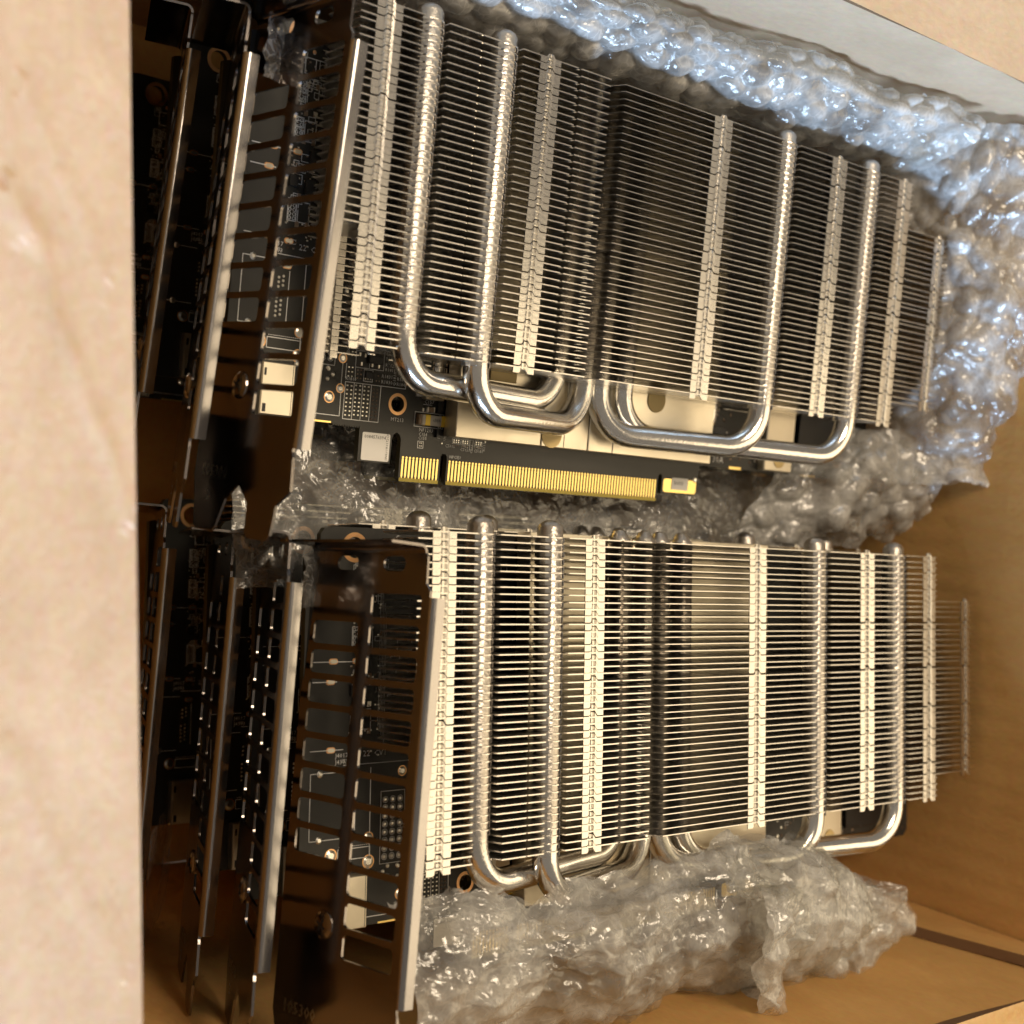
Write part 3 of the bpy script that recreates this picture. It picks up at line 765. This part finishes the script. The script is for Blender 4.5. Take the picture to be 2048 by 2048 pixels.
def screw_mesh():
    mb = MB(); n = 20
    rings = [(2.9, 0.0), (2.8, 0.35), (2.1, 0.75), (0.9, 0.95)]
    vs = []
    for r, h in rings:
        for i in range(n):
            a = 2*math.pi*i/n; vs.append((UB-h, 17.6+r*math.cos(a), 13.6+r*math.sin(a)))
    fs = [(k*n+i, k*n+(i+1) % n, (k+1)*n+(i+1) % n, (k+1)*n+i) for k in range(3) for i in range(n)]+[tuple(range(3*n, 4*n))]
    mb.add(vs, fs, 'bracket_metal')
    for a in (0.5, 2.07):
        dx, dy = math.cos(a)*1.3, math.sin(a)*1.3
        px, py = -math.sin(a)*0.28, math.cos(a)*0.28
        mb.add([(UB-0.99, 17.6+dx+px, 13.6+dy+py), (UB-0.99, 17.6+dx-px, 13.6+dy-py), (UB-0.99, 17.6-dx-px, 13.6-dy-py), (UB-0.99, 17.6-dx+px, 13.6-dy+py)], [(0, 1, 2, 3)], 'chip_black')
    return mb.mesh('screw')

M_BOARD, M_SILK, M_PADS = board_mesh(), silkscreen_mesh(), pads_mesh()
M_CONTACT, M_BASE, M_BRACKET, M_SCREW = contact_mesh(), base_mesh(), bracket_mesh(), screw_mesh()
M_FLANGE, M_TAB, M_STAMP = flange_mesh(), tab_mesh(), stamp_mesh()
M_PIPES = [pipe_mesh(*p) for p in PIPES]
M_FUSE, M_CAP, M_IND, M_SHIELD = small(fuse, 'fuse'), small(cap, 'capacitor'), small(induct, 'inductor'), small(shield, 'connector_shield')
M_LABEL, M_HOOK = small(label, 'label'), small(hook_label, 'label')
def ring_of(c, r0, r1): 
    def f(mb): mb.ring((c[0], c[1], 0.0), r0, r1, 0.07, 'copper', 32)
    return f
M_RING = [small(ring_of(MT, 1.8, 2.55), 'mounting_ring'), small(ring_of(MT2, 1.72, 2.4), 'mounting_ring'), small(ring_of(MT3, 2.32, 3.3), 'mounting_ring')]
R2 = random.Random(3)
M_CHIPS = []
for (x0, y0, x1, y1, h) in ((-48.7, 61.8, -46.6, 64.2, 0.8), (-44.8, 60.6, -42.4, 64.0, 0.8), (-44.2, 66.8, -42.0, 70.2, 1.0), (-24.7, 26.4, -20.9, 28.2, 0.9),
                            (-25.2, 22.9, -23.2, 24.4, 0.8), (-4.2, 11.2, -2.7, 13.2, 0.8), (-4.4, 17.2, -2.8, 22.0, 0.8), (88.0, 15.0, 96.0, 22.5, 1.4), (126.0, 17.0, 145.0, 30.0, 3.0)):
    M_CHIPS.append(small(lambda mb, q=(x0, y0, x1, y1, h): chip(mb, *q), 'chip'))
# all fins as one mesh for the cards buried under the top ones
def joined_fins():
    vs, fs = [], []
    for i in range(0, NF):
        me = fin_for(i); o = len(vs); dv = (VTOP-i*PITCH)*MM
        vs += [(p.co.x, p.co.y+dv, p.co.z) for p in me.vertices]; fs += [tuple(k+o for k in p.vertices) for p in me.polygons]
    me = bpy.data.meshes.new('fins'); me.from_pydata(vs, [], fs); me.materials.append(MATS['fin_metal']); me.update(); return me
M_FINS = joined_fins()

R_BR = {'A': Matrix(((0.99843, 0.05091, 0.02329), (-0.05028, 0.99837, -0.02684), (-0.02462, 0.02563, 0.99937))),
        'B': Matrix(((0.99230, 0.06791, 0.10361), (-0.06669, 0.99766, -0.01525), (-0.10440, 0.00822, 0.99450)))}
def bracket_mat(row, splay):
    o = Vector((UB*MM, 50*MM, 0)); r = R_BR['A' if splay else row].to_4x4() @ Matrix.Rotation(math.radians(splay), 4, 'Y')
    return Matrix.Translation(o) @ r @ Matrix.Translation(-o)
MAT_A = Matrix.Translation(W(0, 0, 0))
MAT_B = Matrix.Translation(W(16.99, -108.64, 21.27)) @ Matrix(((0.99990, 0.00194, 0.01384), (-0.00351, 0.99346, 0.11411), (-0.01352, -0.11415, 0.99337))).to_4x4()

pv = Vector((UB*MM, 0, 37.0*MM))
RIM_BACK = Matrix.Translation(pv) @ Matrix.Rotation(math.radians(23.0), 4, 'Y') @ Matrix.Translation(-pv)
def card(label_, row, shift, front):
    if not front: shift = (shift[0]+(16.6 if row == 'B' else 14.4), shift[1], shift[2]+3.0)
    base = MAT_A if row == 'A' else MAT_B
    root = thing('graphics_card', label_, 'graphics card', base @ Matrix.Translation(Vector(shift)*MM), 'graphics cards stacked in the box')
    bd = part('circuit_board', M_BOARD, root)
    part('silkscreen', M_SILK, bd); part('solder_pads', M_PADS, bd, kind='stuff')
    for mm_ in M_RING: part('mounting_ring', mm_, bd)
    part('connector_shield', M_SHIELD, bd)
    for mm_ in M_CHIPS: part('chip', mm_, bd)
    hs = part('heatsink', M_BASE, root)
    br = part('bracket', M_BRACKET, root, bracket_mat(row, 0 if front else -23.0))
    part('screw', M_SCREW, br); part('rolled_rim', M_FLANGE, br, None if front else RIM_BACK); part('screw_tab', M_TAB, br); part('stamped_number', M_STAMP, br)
    for mm_ in M_PIPES: part('heat_pipe', mm_, hs)
    if front:
        for k in range(11): part('contact', M_CONTACT, bd, Matrix.Translation(Vector((-12.75+k*1.0, 0, 0))*MM))
        for k in range(71): part('contact', M_CONTACT, bd, Matrix.Translation(Vector((0.85+k*1.0, 0, 0))*MM))
        part('fuse', M_FUSE, bd); part('capacitor', M_CAP, bd); part('inductor', M_IND, bd)
        part('label', M_LABEL, bd, label='small white serial number sticker'); part('label', M_HOOK, bd, label='small sticker reading B0355')
        for i in range(NF):
            rr = random.Random(i*31+len(label_))
            mt = Matrix.Translation(Vector((rr.uniform(-0.05, 0.05), VTOP-i*PITCH+rr.uniform(-0.07, 0.07), rr.uniform(-0.04, 0.04)))*MM) @ Matrix.Rotation(rr.uniform(-0.0016, 0.0016), 4, 'Z') @ Matrix.Rotation(rr.uniform(-0.003, 0.003), 4, 'X')
            part('fin', fin_for(i), hs, mt)
    else:
        part('fins', M_FINS, hs, kind='stuff')
    return root
card('bare graphics card on top of the upper stack, gold edge contacts showing', 'A', (0, 0, 0), True)
card('bare graphics card on top of the lower stack, bubble wrap over its edge', 'B', (0, 0, 0), True)
card('second graphics card down in the upper stack, bracket behind the top one', 'A', (-8.3, -0.5, -27.3), False)
card('third graphics card down in the upper stack, rounded bracket rim left of the second', 'A', (-2.7, 9.0, -66.6), False)
card('lowest graphics card of the upper stack, half hidden by the box flap', 'A', (-6.0, 4.0, -96.0), False)
card('second graphics card down in the lower stack, bracket next to the top one', 'B', (-13.3, 2.2, -30.0), False)
card('third graphics card down in the lower stack, between second and lowest bracket', 'B', (-10.8, 3.2, -58.5), False)
card('lowest graphics card of the lower stack, its bracket rim running behind the flap', 'B', (-12.0, 10.0, -89.7), False)

# ------------------------------------------------------------------ bubble wrap
def hexbub(S, T, pitch, R, H, seed):
    """height of the moulded bubbles over a flat sheet, S x T arrays of mm positions"""
    rr = np.random.RandomState(seed)
    h = np.zeros_like(S); row = pitch*0.866
    nj = int(T.max()/row)+2; ni = int(S.max()/pitch)+2
    for j in range(nj):
        for i in range(ni):
            cx = i*pitch+(pitch/2 if j % 2 else 0)+rr.uniform(-0.3, 0.3); cy_ = j*row+rr.uniform(-0.3, 0.3)
            amp = H*rr.choice([1.0, 0.9, 0.75, 0.5, 0.25], p=[0.35, 0.25, 0.2, 0.12, 0.08])
            i0, i1 = np.searchsorted(S[:, 0], [cx-R, cx+R]); j0, j1 = np.searchsorted(T[0], [cy_-R, cy_+R])
            if i1 <= i0 or j1 <= j0: continue
            q = ((S[i0:i1, j0:j1]-cx)**2+(T[i0:i1, j0:j1]-cy_)**2)/(R*R)
            d = np.where(q < 1, np.maximum(0, 1-q)**0.4, 0)*amp
            th = np.arctan2(T[i0:i1, j0:j1]-cy_, S[i0:i1, j0:j1]-cx); k = rr.randint(2, 6); ph = rr.uniform(0, 6)
            d = d*(1-0.22*(0.5+0.5*np.cos(k*th+ph))*q.clip(0, 1))
            h[i0:i1, j0:j1] = np.maximum(h[i0:i1, j0:j1], d)
    return h
def wrap(label_, fn, LS, LT, step, pitch, R, H, crumple, seed, base_pt, frame=None, side=1.0, mat='wrap_milky', ragged=3.0):
    ns, nt = int(LS/step), int(LT/step)
    s = np.linspace(0, LS, ns); t = np.linspace(0, LT, nt)
    S, T = np.meshgrid(s, t, indexing='ij')
    P = np.zeros((ns, nt, 3)); C = np.zeros((ns, nt))
    for i in range(ns):
        for j in range(nt):
            a, b = s[i]/LS, t[j]/LT
            e = ragged*(noise.noise(Vector((a*9, seed, 1)))*(b-0.5)*2)/LT
            p = Vector(fn(a, min(1.2, max(-0.2, b+e))))
            n1 = noise.noise_vector(p*0.03+Vector((seed, 0, 0)))*crumple*2.0
            P[i, j] = p+n1
            q = p+noise.noise_vector(p*0.12)*2.0+Vector((seed*3.1, seed, 0))
            c = 0.0
            for fq, am in ((0.048, 2.8), (0.115, 1.9), (0.27, 0.75)):      # pinched, faceted film
                dd = noise.voronoi(q*fq)[0]
                c += am*(dd[0]-0.45)
            C[i, j] = c*crumple*0.9
    d1 = np.gradient(P, axis=0); d2 = np.gradient(P, axis=1)
    N = np.cross(d1, d2); N /= np.linalg.norm(N, axis=2, keepdims=True)+1e-9
    P = P+N*(side*C)[..., None]
    d1 = np.gradient(P, axis=0); d2 = np.gradient(P, axis=1)
    N = np.cross(d1, d2); N /= np.linalg.norm(N, axis=2, keepdims=True)+1e-9
    h = hexbub(S, T, pitch, R, H, seed)
    # small creases on the domes
    P1 = P+N*(side*h)[..., None]
    P2 = P-N*(side*0.35)
    root = thing('bubble_wrap', label_, 'bubble wrap', Matrix.Translation(W(*base_pt)), 'bubble wrap packed round the cards')
    idx = np.arange(ns*nt).reshape(ns, nt)
    quads = np.stack([idx[:-1, :-1], idx[1:, :-1], idx[1:, 1:], idx[:-1, 1:]], -1).reshape(-1, 4)
    for nm, Q, mt in (('bubble_film', P1, mat), ('backing_film', P2, 'wrap_back')):
        if frame is not None:
            q = Q.reshape(-1, 3)*MM
            mtx = np.array(frame); q = q@mtx[:3, :3].T+mtx[:3, 3]
            q = q-np.array(W(*base_pt))
        else: q = (Q.reshape(-1, 3)-np.array(base_pt))*MM
        if nm == 'backing_film':
            keep = quads[::1]
        me = bpy.data.meshes.new(nm); me.from_pydata(q.tolist(), [], quads.tolist())
        me.materials.append(MATS[mt]); me.polygons.foreach_set('use_smooth', [True]*len(me.polygons)); me.update()
        part(nm, me, root)
    return root
def spline(pts):
    """smooth curve through points, parameter 0..1"""
    P = [Vector(p) for p in pts]; n = len(P)-1
    def f(x):
        y = min(max(x, -0.2), 1.2)*n; i = min(max(int(math.floor(y)), 0), n-1); k = y-i
        p0 = P[max(i-1, 0)]; p1 = P[i]; p2 = P[i+1]; p3 = P[min(i+2, n)]
        return 0.5*((2*p1)+(p2-p0)*k+(2*p0-5*p1+4*p2-p3)*k*k+(3*p1-p0-3*p2+p3)*k**3)
    return f
# between the upper stack and the long wall
c0 = spline([(0, 107, -12), (0, 105.5, 6), (0, 108, 17), (0, 113, 21), (0, 117.0, 17)])
c1 = spline([(0, 107, -8), (0, 104, 14), (0, 107, 29), (0, 112, 39), (0, 117.0, 38)])
wrap('long crumpled strip of bubble wrap with blue light on it, above the upper heatsink',
     lambda a, b: c0(b).lerp(c1(b), a)+Vector((-62+212*a, 0, 0)), 212, 62, 0.7, 9.4, 4.3, 1.6, 1.5, 11, (40, 112, -10))
# round the far end of the upper card
d0 = spline([(143, 0, 12), (149, 0, 25), (158, 0, 33), (169, 0, 39), (181, 0, 41)])
d1 = spline([(146, 0, -16), (161, 0, 4), (164, 0, 20), (171, 0, 34), (182, 0, 40)])
def ease(a): a = min(1, max(0, a/0.34)); return a*a*(3-2*a)
wrap('big clump of bubble wrap stuffed beside the far end of the upper card',
     lambda a, b: d0(b).lerp(d1(b), ease(a))+Vector((0, 116-104*a, 6*math.sin(a*5)+3*math.sin(a*11+1))), 112, 76, 0.7, 9.6, 4.4, 1.4, 2.8, 23, (165, 60, -10))
e0 = spline([(128, 24, -8), (150, 27, 4), (168, 24, 12), (178, 20, 14)])
e1 = spline([(112, -8, -12), (135, -10, 0), (156, -8, 4), (176, -2, 2)])
wrap('lower clump of bubble wrap bulging out under the end of the upper card',
     lambda a, b: e0(b).lerp(e1(b), a)+Vector((0, 0, 8*math.sin(a*3.1))), 44, 66, 0.7, 9.6, 4.4, 2.2, 1.9, 31, (150, 5, -12))
# flat sheet between the two stacks
wrap('flat sheet of bubble wrap lying between the two stacks under the gold contacts',
     lambda a, b: Vector((-50+190*a, 15-41*b, -14+9*b+1.5*math.sin(a*9))), 190, 46, 0.7, 9.6, 4.4, 1.3, 0.7, 41, (40, -5, -12), mat='wrap_film')
# over the near edge of the lower card
g0 = spline([(-50, 19, 20), (-50, 10, 26), (-48, 0, 27), (-46, -9, 22), (-44, -20, 6)])
g1 = spline([(70, 25, 24), (74, 17, 37), (76, 4, 38), (78, -9, 30), (78, -24, 10)])
g2 = spline([(124, 6, 4), (127, 3, 13), (128, -5, 17), (124, -13, 15), (118, -19, 4)])
def gfun(a, b):
    p, q, r = g0(b), g1(b), g2(b)
    return p.lerp(q, a/0.6) if a < 0.6 else q.lerp(r, (a-0.6)/0.4)
wrap('loose crumpled bubble wrap draped over the near edge of the lower card',
     gfun, 178, 60, 0.65, 10.0, 4.6, 2.1, 2.1, 53, (40, -112, 10), frame=MAT_B, ragged=9.0)
h0 = spline([(40, 24, 30), (36, 11, 40), (40, -3, 39), (48, -17, 30), (54, -30, 12)])
h1 = spline([(98, 10, 12), (108, 5, 22), (120, -4, 25), (122, -16, 22), (112, -30, 8)])
wrap('crumpled tail of bubble wrap heaped up beneath the right pipe bends of the lower card',
     lambda a, b: h0(b).lerp(h1(b), a)+Vector((0, 3*math.sin(a*7), 4*math.sin(a*6+b*3))), 70, 62, 0.65, 10.0, 4.6, 1.9, 3.4, 67, (70, -118, 10), frame=MAT_B, ragged=14.0)

# torn bits of clear film caught between the brackets
def scrap(label_, corner, du, dv, seed, nrm):
    root = thing('plastic_film', label_, 'plastic film', Matrix.Translation(W(*corner)), 'scraps of clear film')
    n = 26; vs = []; fs = []
    for i in range(n+1):
        for j in range(n+1):
            a, b = i/n, j/n
            p = Vector(du)*a+Vector(dv)*b
            z = 1.3*noise.noise(Vector((a*3+seed, b*4, 1)))+0.8*abs(noise.noise(Vector((a*6+seed, b*7, 5))))
            vs.append(tuple((p+Vector(nrm)*z)*MM))
    for i in range(n):
        for j in range(n): k = i*(n+1)+j; fs.append((k, k+n+1, k+n+2, k+1))
    me = bpy.data.meshes.new('film'); me.from_pydata(vs, [], fs); me.materials.append(MATS['thin_film'])
    me.polygons.foreach_set('use_smooth', [True]*len(me.polygons)); me.update()
    part('film', me, root)
scrap('scrap of clear film on the second bracket of the upper stack', (-64, 92, 14), (9, 0, -3), (0, -13, 0), 3.0, (0.6, 0, 0.8))
scrap('scrap of clear film beside the second bracket of the lower stack', (-50, -14, 22), (10, 0, -6), (0, -13, 0), 7.0, (0.5, 0, 0.85))
scrap('dim crumpled film down beside the lowest brackets of the lower stack', (-52, -88, -34), (18, 0, -26), (0, -28, 0), 12.0, (0.7, 0, 0.7))
